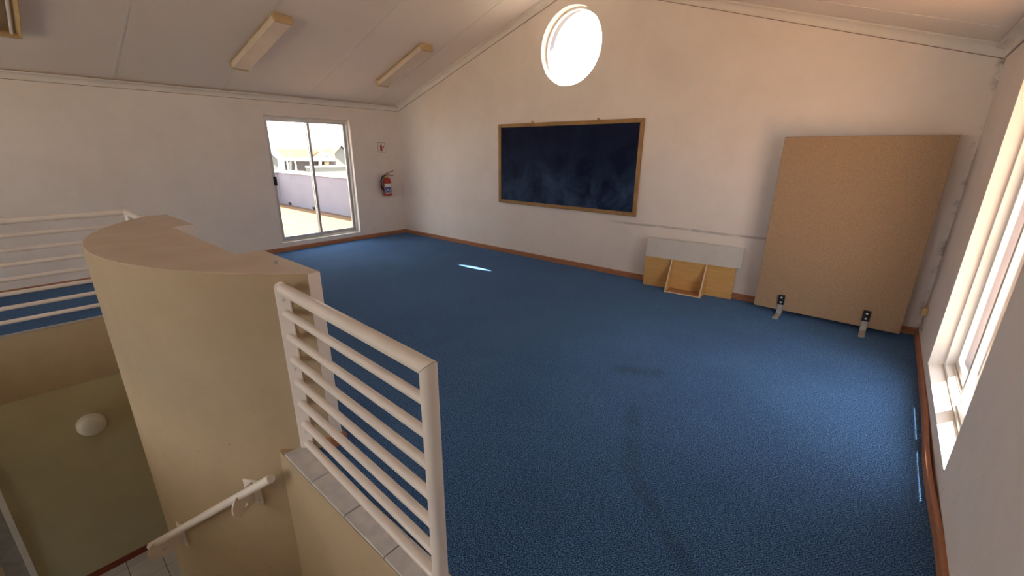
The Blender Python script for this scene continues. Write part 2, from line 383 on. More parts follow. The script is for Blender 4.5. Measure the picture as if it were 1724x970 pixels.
# ceiling: two sloping backings, boards and joint strips
def slope_mat(side):
    s = 1 if side < 0 else -1; x0 = XL if side < 0 else XR
    a = math.atan(SLOPE)
    return Matrix.Translation((x0, 0, Z_EAVE)) @ Matrix.Rotation(-s*a, 4, 'Y') @ Matrix.Scale(s, 4, (1, 0, 0))
SL = (XM-XL)/math.cos(math.atan(SLOPE))
bm = bmesh.new()
for sd_ in (-1, 1): box(bm, -0.585, SL, YB-WT-0.1, YG+0.27, 0.013, 0.12, slope_mat(sd_))
ceiling = struct(link('ceiling', bm, 'ceiling'))
joints = [2.37+1.185*k for k in range(-5, 3)]
edges = [YB]+[j for j in joints if YB < j < YG]+[YG]
for sd_ in (-1, 1):
    for a, b in zip(edges, edges[1:]):
        boxo('ceiling_board', 'ceiling', (0.0, SL-0.004, a+0.003, b-0.003, 0.0, 0.0125), ceiling, M=slope_mat(sd_))
    for j in edges[1:-1]:
        boxo('joint_strip', 'cornice', (0.02, SL-0.01, j-0.014, j+0.014, -0.004, 0.0), ceiling, M=slope_mat(sd_), bevel=0.0015)
boxo('ridge_strip', 'cornice', (XM-0.03, XM+0.03, YB, YG, Z_RIDGE-0.014, Z_RIDGE-0.006), ceiling)

# cornices (trim): coved profile swept along walls and up the gable rakes
COVE = [(0, 0), (0.013, 0), (0.013, 0.009), (0.008, 0.009)] + [(0.008+0.056*(1-math.cos(a)), 0.009+0.056*math.sin(a)) for a in [PI/2*k/6 for k in range(1, 7)]] + [(0.064, 0.070), (0.074, 0.070), (0.074, 0.080), (0, 0.080)]
def cornice(name, pts, s, u):
    bm = bmesh.new(); sweep(bm, COVE, pts, lambda i: (s, u)); o = struct(link(name, bm, 'cornice', smooth=True))
    bm = bmesh.new(); sweep(bm, [(0, -0.005), (0.0025, -0.005), (0.0025, 0), (0, 0)], pts, lambda i: (s, u)); link('shrinkage_gap', bm, 'bronze', o)
    return o
ZC = 2.350
cornice('trim_1', [(XL, YB, ZC), (XL, YG, ZC)], Vector((1, 0, 0)), Vector((0, 0, 1.0)))
cornice('trim_2', [(XR, YB, ZC), (XR, YG, ZC)], Vector((-1, 0, 0)), Vector((0, 0, 1.0)))
drop = 0.088
cornice('trim_3', [(XL, YG, Z_EAVE-drop), (XM, YG, Z_RIDGE-drop)], Vector((0, -1, 0)), Vector((0, 0, 1.08)))
cornice('trim_4', [(XR, YG, Z_EAVE-drop), (XM, YG, Z_RIDGE-drop)], Vector((0, -1, 0)), Vector((0, 0, 1.08)))

# skirting boards
SK = [(0, 0), (0.018, 0), (0.018, 0.058), (0.010, 0.070), (0, 0.070)]
def skirting(name, pts, sides, mat='skirt', parent=None, prof=SK):
    bm = bmesh.new(); sweep(bm, prof, pts, lambda i: (sides[i] if isinstance(sides, list) else sides, Vector((0, 0, 1))))
    o = link(name, bm, mat, parent); return o if parent else struct(o)
skirting('baseboard_left', [(XL, YB, 0), (XL, YG-0.018, 0)], Vector((1, 0, 0)))
skirting('baseboard_back', [(XL, YG, 0), (XR, YG, 0)], Vector((0, -1, 0)))
# right-hand skirting has come loose and bows off the wall below the window
pts = []; ny = 60
for i in range(ny+1):
    y = YB + (YG-0.018-YB)*i/ny
    bow = 0.016*math.exp(-((y-3.0)/0.55)**2) + 0.003*math.sin(y*5.1)
    pts.append((XR-max(0, bow), y, 0))
skirting('baseboard_right', pts, Vector((-1, 0, 0)))

# ------------------------------------------------------------------ curved parapet beside the stair
def arc_pts(x0, x1, n=48, dr=0.0):
    out = []
    for k in range(n+1):
        x = x0+(x1-x0)*k/n; r = ARC[2]+dr
        out.append((x, ARC[1]-math.sqrt(max(0, r*r-(x-ARC[0])**2))))
    return out
PXR, PXL, PY = -2.128, -5.17, 0.968
front = arc_pts(PXL, PXR)
outl = front + [(PXR, PY), (-2.87, PY), (-2.87, 0.817), (-4.30, 0.817), (-4.30, PY), (PXL, PY)]
bm = bmesh.new(); prism(bm, outl, ZL, 1.04)
parapet = struct(link('wall_stair', bm, 'parapet', smooth=True, bevel=0.006))
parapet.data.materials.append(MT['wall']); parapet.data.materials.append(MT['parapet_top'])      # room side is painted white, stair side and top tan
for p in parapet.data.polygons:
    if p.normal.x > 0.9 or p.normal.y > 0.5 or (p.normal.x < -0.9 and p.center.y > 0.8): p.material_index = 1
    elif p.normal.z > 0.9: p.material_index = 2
tw = ARC
sk = arc_pts(-2.195, PXR, 6)
s_n = []
pp = [(x, y, 0) for x, y in sk] + [(PXR, PY, 0), (PXR-0.74, PY, 0)]
for i, p in enumerate(pp):
    if i < len(sk)-1: v = Vector((p[0]-ARC[0], p[1]-ARC[1], 0)).normalized()
    elif i == len(sk)-1: v = Vector((1, -0.75, 0))
    elif i == len(sk): v = Vector((1, 1, 0))
    else: v = Vector((0, 1, 0))
    s_n.append(v)
skirting('baseboard_stair', pp[3:], s_n[3:])
# a screw stub and a nail left in the parapet top
bm = bmesh.new(); lathe(bm, [(0, 0), (0.009, 0), (0.009, 0.014), (0.006, 0.017), (0, 0.017)], 12, Matrix.Translation((-2.472, 0.886, 1.039)))
tag(link('screw_stub', bm, 'steel'), 'small metal screw stub sticking out of the curved half wall top', 'screw')

# ------------------------------------------------------------------ lower storey seen down the stairwell
bm = bmesh.new(); box(bm, -6.02, 0.0, YB, 0.83, ZL-0.12, ZL-0.008); floor_lo = struct(link('floor_lower', bm, 'grout'))
bm = bmesh.new(); box(bm, -0.1445, 0.1445, -0.1445, 0.1445, -0.008, 0.0); lt = link('floor_tile', bm, 'floor_tile', floor_lo, bevel=0.002)
first = True
for i in range(-1, 5):
    for j in range(-4, 3):
        x = -5.435+0.1475-0.295*1+0.295*i; y = -0.055+0.1475+0.295*j
        if x-0.1475 < -5.86: x = x
        if first: lt.location = (x, y, ZL); first = False
        else: share('floor_tile', lt, floor_lo, (x, y, ZL))
LD = (-1.62, -0.67)                                    # lower door opening y0,y1 incl. frame
bm = bmesh.new(); prism(bm, [(YB, ZL), (LD[0], ZL), (LD[0], -0.84), (LD[1], -0.84), (LD[1], ZL), (0.97, ZL), (0.97, -0.30), (YB, -0.30)], -5.86, -6.02, M_YZ(0))
struct(link('wall_lower_left', bm, 'green'))
boxo_f = boxo('trim_5', 'parapet', (-5.86, VX0+0.004, VY0-1.1, 0.80, -0.645, -0.012)); struct(boxo_f)
struct(boxo('trim_6', 'alu', (VX0-0.012, VX0+0.008, VY0, 0.80, -0.012, 0.004), bevel=0.001))
struct(boxo('wall_lower_lightstop', 'parapet', (-5.86, PXL+0.02, 0.80, 0.97, ZL, -0.005)))  # unseen wall, added to keep light from leaking in
struct(boxo('wall_stair_side', 'parapet', (-2.34, VX1, VY1, VY1+0.1, ZL, -0.009)))
bm = bmesh.new(); prism(bm, rect(-6.02, 0.0, ZL, -0.3), YB, YB-WT, M_XZ(0), [rect(-5.5, -4.2, -2.75, -0.75)]); struct(link('wall_lower_front', bm, 'wall'))  # unseen opening, added to bring light into the lower hall
struct(boxo('wall_lower_right', 'green', (-0.799, -0.7, YB, VY1, ZL, -0.3)))
struct(boxo('baseboard_lower', 'redskirt', (-5.86, -5.848, LD[1]+0.005, 0.80, ZL, ZL+0.075)))
d2 = struct(empty('door_2', (-5.86, -1.15, ZL)))
def relbox(name, mat, b, parent, bevel=0.0):
    L = parent.location
    return boxo(name, mat, (b[0]-L.x, b[1]-L.x, b[2]-L.y, b[3]-L.y, b[4]-L.z, b[5]-L.z), parent, bevel)
relbox('door_frame', 'trim_white', (-5.98, -5.835, -0.715, -0.67, ZL, -0.84), d2, 0.003)
relbox('door_frame', 'trim_white', (-5.98, -5.835, -1.62, -1.575, ZL, -0.84), d2, 0.003)
relbox('door_frame', 'trim_white', (-5.98, -5.835, -1.575, -0.715, -0.885, -0.84), d2, 0.003)
relbox('door_stop', 'steel', (-5.97, -5.875, -0.86, -0.715, ZL+0.005, -0.885), d2, 0.003)
relbox('door_leaf', 'yellowed', (-5.99, -5.95, -1.575, -0.868, ZL+0.005, -0.885), d2, 0.003)

# stair flight
st = tag(empty('staircase', (VX1, 0, 0)), 'straight flight of tiled steps going down behind the white railing', 'staircase')
NR, TR = 17, 0.25; RS = -ZL/NR
for k in range(1, NR):
    x1 = VX1-TR*(k-1); x0 = x1-TR; z = -RS*k
    yb = VY1-0.003 if x0 > -2.24 else min([VY1]+[ARC[1]-math.sqrt(ARC[2]**2-(q-ARC[0])**2) for q in (x0, x1) if abs(q-ARC[0]) < ARC[2]])-0.004
    if x0 < ARC[0] < x1: yb = ARC[1]-ARC[2]-0.004
    bm = bmesh.new(); box(bm, x0-VX1, x1-VX1, -0.60, yb, z-RS-0.02, z); link('step', bm, 'floor_tile', st, bevel=0.004)
    if x1 > -2.25:
        relbox('step_skirting', 'redskirt', (x0, x1, yb-0.012, yb, z, z+0.075), st, 0.002)

# round bulkhead lamp on the olive wall
lm = tag(empty('bulkhead_lamp', (-5.86, 0.045, -1.12)), 'round white bulkhead lamp on the olive lower wall', 'lamp')
MX = Matrix.Rotation(PI/2, 4, 'Y')
bm = bmesh.new(); lathe(bm, [(0, 0), (0.112, 0), (0.118, 0.012), (0.118, 0.045), (0.110, 0.05), (0, 0.05)], 40, MX); link('lamp_base', bm, 'trim_white', lm, smooth=True)
bm = bmesh.new(); lathe(bm, [(0.113, 0.046), (0.113, 0.062), (0.108, 0.08), (0.092, 0.10), (0.068, 0.113), (0.036, 0.121), (0, 0.124)], 40, MX); link('lamp_shade', bm, 'lampglass', lm, smooth=True)

# ------------------------------------------------------------------ sliding units (door_1 left wall, window_1 and its twin)
def sliding(name, x, y0, y1, z0, z1, inward, label=None, handle=True, mat='alu'):
    """frame plane at x; inward = +1 when the room lies towards +x"""
    r = struct(empty(name, (x, (y0+y1)/2, z0)))
    ym = (y0+y1)/2; s = inward
    def bx(nm, mt, a, b, c, d, e, f, parent=r, bev=0.002):
        lo, hi = min(s*a, s*b), max(s*a, s*b)
        return boxo(nm, mt, (lo, hi, c-ym, d-ym, e-z0, f-z0), parent, bev)
    fwid = 0.030
    for nm, a in (('frame', (y0, y0+fwid, z0, z1)), ('frame', (y1-fwid, y1, z0, z1)), ('frame', (y0+fwid, y1-fwid, z0, z0+fwid)), ('frame', (y0+fwid, y1-fwid, z1-fwid, z1))):
        bx(nm, mat, -0.045, 0.045, *a)
    bx('track', mat, -0.004, 0.004, y0+fwid, y1-fwid, z0+fwid, z0+fwid+0.012)
    for k, (a, b, off) in enumerate(((y0+fwid, ym+0.022, 0.022), (ym-0.022, y1-fwid, -0.022))):
        sh = empty('sash', (0, 0, 0)); sh.parent = r
        w = 0.042; o0, o1 = off-0.015, off+0.015
        za, zb = z0+fwid+0.004, z1-fwid-0.002
        bx('stile', mat, o0, o1, a, a+w, za, zb, sh); bx('stile', mat, o0, o1, b-w, b, za, zb, sh)
        bx('rail', mat, o0, o1, a+w, b-w, za, za+0.055, sh); bx('rail', mat, o0, o1, a+w, b-w, zb-0.045, zb, sh)
        bx('pane', 'glass', off-0.002, off+0.002, a+w-0.004, b-w+0.004, za+0.05, zb-0.04, sh, 0)
        if handle and k == 0: bx('handle', 'black', o1, o1+0.035, a+0.008, a+0.046, z0+0.94, z0+1.08, sh, 0.004)
    return r
sliding('door_1', XL-0.12, *DOOR, +1)
sliding('window_1', XR+0.125, *WIN, -1, handle=False, mat='trim_white')
def liner(name, x, y0, y1, z, mat, d):   # painted sill board
    return struct(boxo(name, mat, (min(x, x+d), max(x, x+d), y0, y1, z-0.012, z+0.001), bevel=0.002))
liner('trim_7', XR-0.004, WIN[0], WIN[1], WIN[2]+0.002, 'trim_white', 0.082)
liner('trim_8', XL+0.006, DOOR[0]-0.01, DOOR[1]+0.01, DOOR[2]+0.006, 'trim_white', -0.088)

# round window
rw = struct(empty('window_2', (CIR[0], YG+0.13, CIR[1])))
RX = Matrix.Rotation(-PI/2, 4, 'X')
bm = bmesh.new(); lathe(bm, [(CIR[2]-0.028, -0.02), (CIR[2]-0.001, -0.02), (CIR[2]-0.001, 0.03), (CIR[2]-0.028, 0.03), (CIR[2]-0.028, -0.02)], 72, RX); link('frame', bm, 'alu', rw, smooth=True)
bm = bmesh.new(); lathe(bm, [(0, 0.003), (CIR[2]-0.026, 0.003), (CIR[2]-0.026, 0.007), (0, 0.007)], 72, RX); link('pane', bm, 'glass', rw)

# ------------------------------------------------------------------ railing on the tiled kerb
ra = Vector((-2.185, 0.797, 0)); rb = Vector((-1.000, 0.757, 0))
rl = tag(empty('stair_railing', (-1.0, 0.757, 0)), 'cream tubular railing with mitred corner post standing on the tiled kerb', 'railing')
def rel(o, pts): return [Vector(p)-o.location for p in pts]
ztop = 0.972
ext = (rb-ra).normalized()
def mitre_tube(bm, a, b, r, n=20, cut=0):
    """tube a->b whose end b is cut at 45 degrees (cut=+1 upper side long)"""
    a, b = Vector(a), Vector(b); d = (b-a).normalized(); x = d.cross(Vector((0, 0, 1)))
    if x.length < 1e-3: x = d.cross(ext)
    x.normalize(); y = x.cross(d).normalized(); rings = []
    for p, c in ((a, 0), (b, cut)):
        ring = []
        for k in range(n):
            u, v = r*math.cos(2*PI*k/n), r*math.sin(2*PI*k/n)
            ring.append(bm.verts.new(p + x*u + y*v + d*(c*v)))
        rings.append(ring)
    A, B = rings
    for k in range(n): bm.faces.new((A[k], A[(k+1) % n], B[(k+1) % n], B[k]))
    bm.faces.new(A); bm.faces.new(B)
A = ra.copy(); A.z = ztop; B = rb.copy(); B.z = ztop
bm = bmesh.new(); mitre_tube(bm, *rel(rl, [A, B]), 0.030, cut=1); link('top_rail', bm, 'rail', rl, smooth=True)
# cracked paint line round the mitre
bm = bmesh.new(); dX = ext; sX = dX.cross(Vector((0, 0, 1))).normalized(); Bl = B-rl.location; rg = []
for o_ in (-0.0007, 0.0007):
    rg.append([bm.verts.new(Bl + sX*0.0304*math.cos(2*PI*k/24) + (Vector((0, 0, 1))+dX)*0.0304*math.sin(2*PI*k/24) + (dX-Vector((0, 0, 1)))*o_) for k in range(24)])
for k in range(24): bm.faces.new((rg[0][k], rg[0][(k+1) % 24], rg[1][(k+1) % 24], rg[1][k]))
bm.faces.new(rg[0]); bm.faces.new(rg[1]); link('mitre_joint', bm, 'bronze', rl)
# post, mitred to the top rail
bm = bmesh.new(); n = 20; rings = []
xx = ext; yy = Vector((0, 0, 1)).cross(ext)
for zc_, c in ((0.0, 0), (ztop, 1)):
    rings.append([bm.verts.new(rb - rl.location + Vector((0, 0, zc_)) + xx*0.030*math.cos(2*PI*k/n) + yy*0.030*math.sin(2*PI*k/n) + Vector((0, 0, c*0.030*math.cos(2*PI*k/n)))) for k in range(n)])
for k in range(n): bm.faces.new((rings[0][k], rings[0][(k+1) % n], rings[1][(k+1) % n], rings[1][k]))
bm.faces.new(rings[0]); bm.faces.new(rings[1]); link('post', bm, 'rail', rl, smooth=True)
for k in range(1, 8):
    z = ztop-0.131*k
    tubeo('rail_bar', 'rail', rel(rl, [(ra.x-0.01, ra.y, z), (rb.x, rb.y, z)]), 0.0195, rl)
# wall plate with round head, screwed to the curved wall
pc = Vector((-2.215, 0.795, 0)); nrm = Vector((pc.x-ARC[0], pc.y-ARC[1], 0)).normalized()
onw = Vector((ARC[0], ARC[1], 0)) + nrm*(ARC[2]+0.001); tg = Vector((0, 0, 1)).cross(nrm)
Mp = Matrix(((tg.x, 0, nrm.x, onw.x-rl.location.x), (tg.y, 0, nrm.y, onw.y-rl.location.y), (0, 1, 0, 0), (0, 0, 0, 1)))
hw = 0.036; top = [(hw*math.cos(a), 0.965+hw*math.sin(a)) for a in [PI*k/12 for k in range(13)]]
bm = bmesh.new(); prism(bm, [(-hw, 0.008), (hw, 0.008)]+top, -0.004, 0.009, Mp); link('wall_plate', bm, 'rail', rl, bevel=0.0015)
for z in (0.905, 0.51, 0.115):
    bm = bmesh.new(); lathe(bm, [(0, 0.008), (0.008, 0.008), (0.007, 0.013), (0, 0.015)], 12, Mp @ Matrix.Translation((0.0, z, 0))); link('screw', bm, 'screw', rl, smooth=True)
bm = bmesh.new(); lathe(bm, [(0, 0), (0.05, 0), (0.05, 0.006), (0.031, 0.008), (0, 0.008)], 24, Matrix.Translation((rb.x-rl.location.x, rb.y-rl.location.y, 0.004))); link('base_flange', bm, 'rail', rl, smooth=True)

# far railing round the other side of the stairwell
fr = tag(empty('landing_railing', (-5.862, 0.77, 0)), 'cream horizontal bar railing in front of the left wall, across the stairwell', 'railing')
for k in range(8):
    z = 1.018-0.129*k; r = 0.029 if k == 0 else 0.0195
    tubeo('top_rail' if k == 0 else 'rail_bar', 'rail', rel(fr, [(-5.862, VY0-1.2, z), (-5.862, 0.77, z)]), r, fr)
    e = -5.08 if k == 0 else -5.12
    tubeo('return_rail' if k == 0 else 'return_bar', 'rail', rel(fr, [(-5.862-r, 0.77, z), (e, 0.77, z)]), r, fr)
tubeo('post', 'rail', rel(fr, [(-5.862, 0.77, 0), (-5.862, 0.77, 1.018)]), 0.024, fr)

# handrail on the curved wall
hp0, hp1 = Vector((-2.245, 0.597, -0.085)), Vector((-3.365, 0.105, -0.983))
hr = tag(empty('wall_handrail', tuple((hp0+hp1)/2)), 'short cream pipe handrail sloping down the curved stair wall on two brackets', 'handrail')
tubeo('pipe', 'rail', rel(hr, [hp0, hp1]), 0.0245, hr, 18)
dd = (hp0-hp1).normalized()
bm = bmesh.new(); lathe(bm, [(0, 0.0), (0.0225, 0.0), (0.0225, 0.0015), (0, 0.0015)], 18, Matrix.Translation(hp0-hr.location) @ dd.to_track_quat('Z', 'Y').to_matrix().to_4x4()); link('end_cap', bm, 'trim_white', hr)
for tpar in (0.215, 0.925):
    p = hp0.lerp(hp1, tpar); nn = Vector((p.x-ARC[0], p.y-ARC[1], 0)); dist = nn.length-ARC[2]; nn.normalize()
    wl = Vector((ARC[0], ARC[1], 0))+nn*ARC[2]; tt = Vector((0, 0, 1)).cross(nn)
    L = hr.location
    Mg = Matrix(((nn.x, 0, tt.x, wl.x-L.x), (nn.y, 0, tt.y, wl.y-L.y), (0, 1, 0, p.z-0.055-L.z), (0, 0, 0, 1)))
    rr = 0.072
    og = [(0.0, -rr), (dist, -rr)] + [(dist+rr*math.cos(a), rr*math.sin(a)) for a in [-PI/2+PI*k/16 for k in range(1, 16)]] + [(dist, rr), (0.0, rr)]
    bm = bmesh.new(); prism(bm, og, -0.004, 0.004, Mg, [circ(dist-0.02, -0.03, 0.012, 14)]); br = link('bracket', bm, 'rail', hr, bevel=0.001)
    Mw = Matrix(((tt.x, 0, nn.x, wl.x-L.x), (tt.y, 0, nn.y, wl.y-L.y), (0, 1, 0, p.z-0.055-L.z), (0, 0, 0, 1)))
    bm = bmesh.new(); box(bm, -0.055, 0.055, -0.085, 0.085, -0.003, 0.006, Mw); link('bracket_plate', bm, 'rail', br, bevel=0.0015)
    for sx_ in (-0.035, 0.035):
        bm = bmesh.new(); lathe(bm, [(0, 0.005), (0.008, 0.005), (0.006, 0.011), (0, 0.012)], 10, Mw @ Matrix.Translation((sx_, -0.055, 0))); link('screw', bm, 'screw', br, smooth=True)

# ------------------------------------------------------------------ chalkboard
cb = tag(empty('chalkboard', (-3.62, YG, 0.83)), 'wide dark blue chalkboard in a brown wooden frame under the round window', 'chalkboard')
cx0, cx1, cz0, cz1, fwd = -4.825, -2.416, 0.828, 2.029, 0.052
yb = YG-0.001
relbox('board', 'chalk', (cx0+0.02, cx1-0.02, yb-0.016, yb, cz0+0.02, cz1-0.02), cb)
def frame_bar(a, b, hor):
    bm = bmesh.new()
    (x0, z0), (x1, z1) = a, b; w = fwd; d1 = 0.032
    L = cb.location
    if hor: o = 1 if z0 < (cz0+cz1)/2 else -1; pts = [(x0, z0), (x1, z1), (x1-w, z1+o*w), (x0+w, z0+o*w)]
    else: o = 1 if x0 < (cx0+cx1)/2 else -1; pts = [(x0, z0), (x0+o*w, z0+w), (x1+o*w, z1-w), (x1, z1)]
    prism(bm, [(x-L.x, z-L.z) for x, z in pts], 0, -d1, M_XZ(0)); return link('frame_bar', bm, 'boardframe', cb, bevel=0.007)
frame_bar((cx0, cz0), (cx1, cz0), True); frame_bar((cx0, cz1), (cx1, cz1), True)
frame_bar((cx0, cz0), (cx0, cz1), False); frame_bar((cx1, cz0), (cx1, cz1), False)
for hx in (-4.162, -3.064):
    relbox('hanger', 'brass', (hx-0.012, hx+0.012, YG-0.022, YG-0.002, cz1-0.01, cz1+0.03), cb, 0.004)

# ------------------------------------------------------------------ free-standing screen panel
sp = tag(empty('screen_panel', (-0.258, 5.102, 0)), 'tall beige fabric screen panel standing on two metal feet in the corner', 'screen')
relbox('panel', 'fabric', (-0.860, 0.354, 5.080, 5.124, 0.046, 1.780), sp, 0.006)
for fx in (-0.612, 0.092):
    f = relbox('foot', 'steel', (fx-0.025, fx+0.025, 4.882, 5.285, 0.0, 0.018), sp, 0.004)
    relbox('foot_web', 'steel', (fx-0.025, fx+0.025, 5.066, 5.079, 0.016, 0.12), sp, 0.003)
    bk = relbox('bracket', 'black', (fx-0.029, fx+0.029, 5.058, 5.081, 0.110, 0.215), sp, 0.004)
    for z in (0.138, 0.188):
        bm = bmesh.new(); lathe(bm, [(0, 0), (0.0095, 0), (0.008, 0.004), (0, 0.006)], 14, Matrix.Translation((fx-sp.location.x, 5.058-sp.location.y, z)) @ Matrix.Rotation(PI/2, 4, 'X')); link('screw', bm, 'screw', bk, smooth=True)

# ------------------------------------------------------------------ low pigeonhole unit leaning by the wall
ang = math.radians(5.4)
pu = tag(empty('pigeonhole_unit', (-2.165, 5.14, 0), ang), 'low oak laminate unit with an open middle bay and grey upper panel against the wall', 'shelf unit')
UW, UH = 1.044, 0.376; T = 0.016
def ub(name, mat, b, bev=0.0015): return boxo(name, mat, b, pu, bev)
u1, u2_ = 0.335, 0.735
ub('panel', 'oak', (0.0, u1-0.001, 0.0, T, 0, UH)); ub('panel', 'oak', (u1+0.001, u2_-0.001, 0.0, T, 0, UH)); ub('panel', 'oak', (u2_+0.001, UW, 0.0, T, 0, UH))
for u in (u1, u2_):
    bm = bmesh.new(); prism(bm, [(-0.178, 0.0), (-0.001, 0.0), (-0.001, UH-0.004), (-0.012, UH-0.004), (-0.178, 0.03)], u-T/2, u+T/2, M_YZ(0)); dv = link('divider', bm, 'oak', pu)
    bm = bmesh.new(); prism(bm, [(-0.181, 0.0), (-0.178, 0.0), (-0.178, 0.03), (-0.012, UH-0.004), (-0.016, UH-0.004), (-0.181, 0.03)], u-T/2, u+T/2, M_YZ(0)); link('edge_band', bm, 'edging', dv)
sh_ = ub('shelf', 'oakdark', (u1+T/2, u2_-T/2, -0.176, -0.001, 0.004, 0.018))
boxo('edge_band', 'edging', (u1+T/2, u2_-T/2, -0.179, -0.176, 0.004, 0.018), sh_)
bm = bmesh.new(); prism(bm, [(0.001, UH+0.001), (0.017, UH+0.001), (0.058, 0.606), (0.042, 0.606)], -0.004, UW+0.048, M_YZ(0)); link('upper_panel', bm, 'greyboard', pu, bevel=0.002)
ub('top_band', 'edging', (0.0, UW, -0.003, T, UH-0.004, UH+0.0005), 0)

# ------------------------------------------------------------------ fire extinguisher and its sign
fx_ = tag(empty('fire_extinguisher', (XL+0.098, 4.882, 0.79)), 'red fire extinguisher with black hose hung on the wall beside the sliding door', 'fire extinguisher')
bm = bmesh.new(); lathe(bm, [(0, 0.0), (0.070, 0.0), (0.080, 0.010), (0.080, 0.275), (0.074, 0.305), (0.055, 0.332), (0.028, 0.345), (0, 0.345)], 32); link('cylinder', bm, 'red', fx_, smooth=True)
bm = bmesh.new(); lathe(bm, [(0, 0.34), (0.024, 0.34), (0.024, 0.375), (0.032, 0.378), (0.032, 0.405), (0.02, 0.412), (0, 0.412)], 18); link('valve', bm, 'brass', fx_, smooth=True)
bm = bmesh.new(); box(bm, -0.012, 0.012, -0.03, 0.17, -0.004, 0.004, Matrix.Translation((0, 0, 0.415)) @ Matrix.Rotation(math.radians(17), 4, 'X')); link('lever', bm, 'rubber', fx_, bevel=0.002)
bm = bmesh.new(); box(bm, -0.012, 0.012, 0.0, 0.16, -0.004, 0.004, Matrix.Translation((0, 0.01, 0.395)) @ Matrix.Rotation(math.radians(-9), 4, 'X')); link('carry_handle', bm, 'rubber', fx_, bevel=0.002)
hp = []
for k in range(17):
    a = PI/2 + PI*k/16*1.05
    hp.append((0.012, -0.045+0.098*math.cos(a), 0.235+0.145*math.sin(a)))
hp = [(0.01, -0.005, 0.392)] + hp + [(0.03, -0.072, 0.06), (0.03, -0.07, 0.02)]
tubeo('hose', 'rubber', hp, 0.0125, fx_, 10)
def arc_patch(r, a0, a1, z0, z1, n=12):
    bm = bmesh.new(); vs = [[bm.verts.new((r*math.cos(a0+(a1-a0)*k/n), r*math.sin(a0+(a1-a0)*k/n), z)) for k in range(n+1)] for z in (z0, z1)]
    for k in range(n): bm.faces.new((vs[0][k], vs[0][k+1], vs[1][k+1], vs[1][k]))
    return bm
MT['label_blue'] = speckled('blue_label_print', (0.03, 0.05, 0.22), (0.09, 0.11, 0.30), 60, 0.4, 0.4, 60, 0)
lb = link('label', arc_patch(0.0808, -1.25, 0.55, 0.045, 0.235), 'trim_white', fx_, smooth=True)
link('label_print', arc_patch(0.0814, -1.12, 0.42, 0.065, 0.170), 'label_blue', lb, smooth=True)
for j, (a0, w) in enumerate(((-0.95, .22), (-0.62, .3), (-0.2, .25), (0.12, .2))):
    link('label_mark', arc_patch(0.0818, a0, a0+w, 0.085+0.022*(j % 2), 0.103+0.022*(j % 2), 4), 'trim_white', lb)
boxo('wall_bracket', 'steel', (-0.094, -0.07, -0.02, 0.02, 0.22, 0.36), fx_, 0.003)
sg = tag(empty('extinguisher_sign', (XL, 4.888, 1.597)), 'small white square sign with a red extinguisher symbol above the extinguisher', 'sign')
boxo('plate', 'trim_white', (0.001, 0.006, -0.080, 0.080, 0, 0.175), sg, 0.001)
MT['redprint'] = speckled('red_print', (0.40, 0.02, 0.015), (0.36, 0.018, 0.014), 20, 0.4, 0.4, 60, 0)
MT['signborder'] = speckled('brown_border_print', (0.22, 0.12, 0.07), (0.2, 0.11, 0.06), 20, 0.5)
for b in ((-0.079, 0.079, 0.168, 0.174), (-0.079, 0.079, 0.001, 0.007), (-0.079, -0.073, 0.007, 0.168), (0.073, 0.079, 0.007, 0.168)):
    boxo('border', 'signborder', (0.006, 0.0068, *b), sg)
sym = [(-0.030, 0.022), (0.008, 0.022), (0.010, 0.03), (0.010, 0.115), (0.002, 0.132), (-0.002, 0.150), (-0.018, 0.150), (-0.022, 0.132), (-0.032, 0.115), (-0.032, 0.03)]
bm = bmesh.new(); prism(bm, sym, 0.006, 0.0072, M_YZ(0)); link('symbol', bm, 'redprint', sg)
fl_ = [(0.026, 0.03), (0.034, 0.06), (0.030, 0.09), (0.044, 0.07), (0.050, 0.10), (0.042, 0.13), (0.034, 0.108), (0.026, 0.125), (0.020, 0.09)]
bm = bmesh.new(); prism(bm, fl_, 0.006, 0.0072, M_YZ(0)); link('flame_symbol', bm, 'redprint', sg)

# small cable box near the corner on the right wall
cbx = tag(empty('cable_outlet', (XR, 5.06, 0.31)), 'small yellowed cable outlet box low on the window wall by the corner', 'outlet')
boxo('box', 'yellowed', (-0.042, -0.001, -0.045, 0.045, -0.035, 0.035), cbx, 0.004)
boxo('slot', 'black', (-0.043, -0.041, -0.018, 0.018, 0.012, 0.022), cbx)
tubeo('cable', 'yellowed', [(-0.008, -0.02, -0.03), (-0.006, -0.03, -0.10), (-0.004, -0.025, -0.18)], 0.004, cbx, 8)

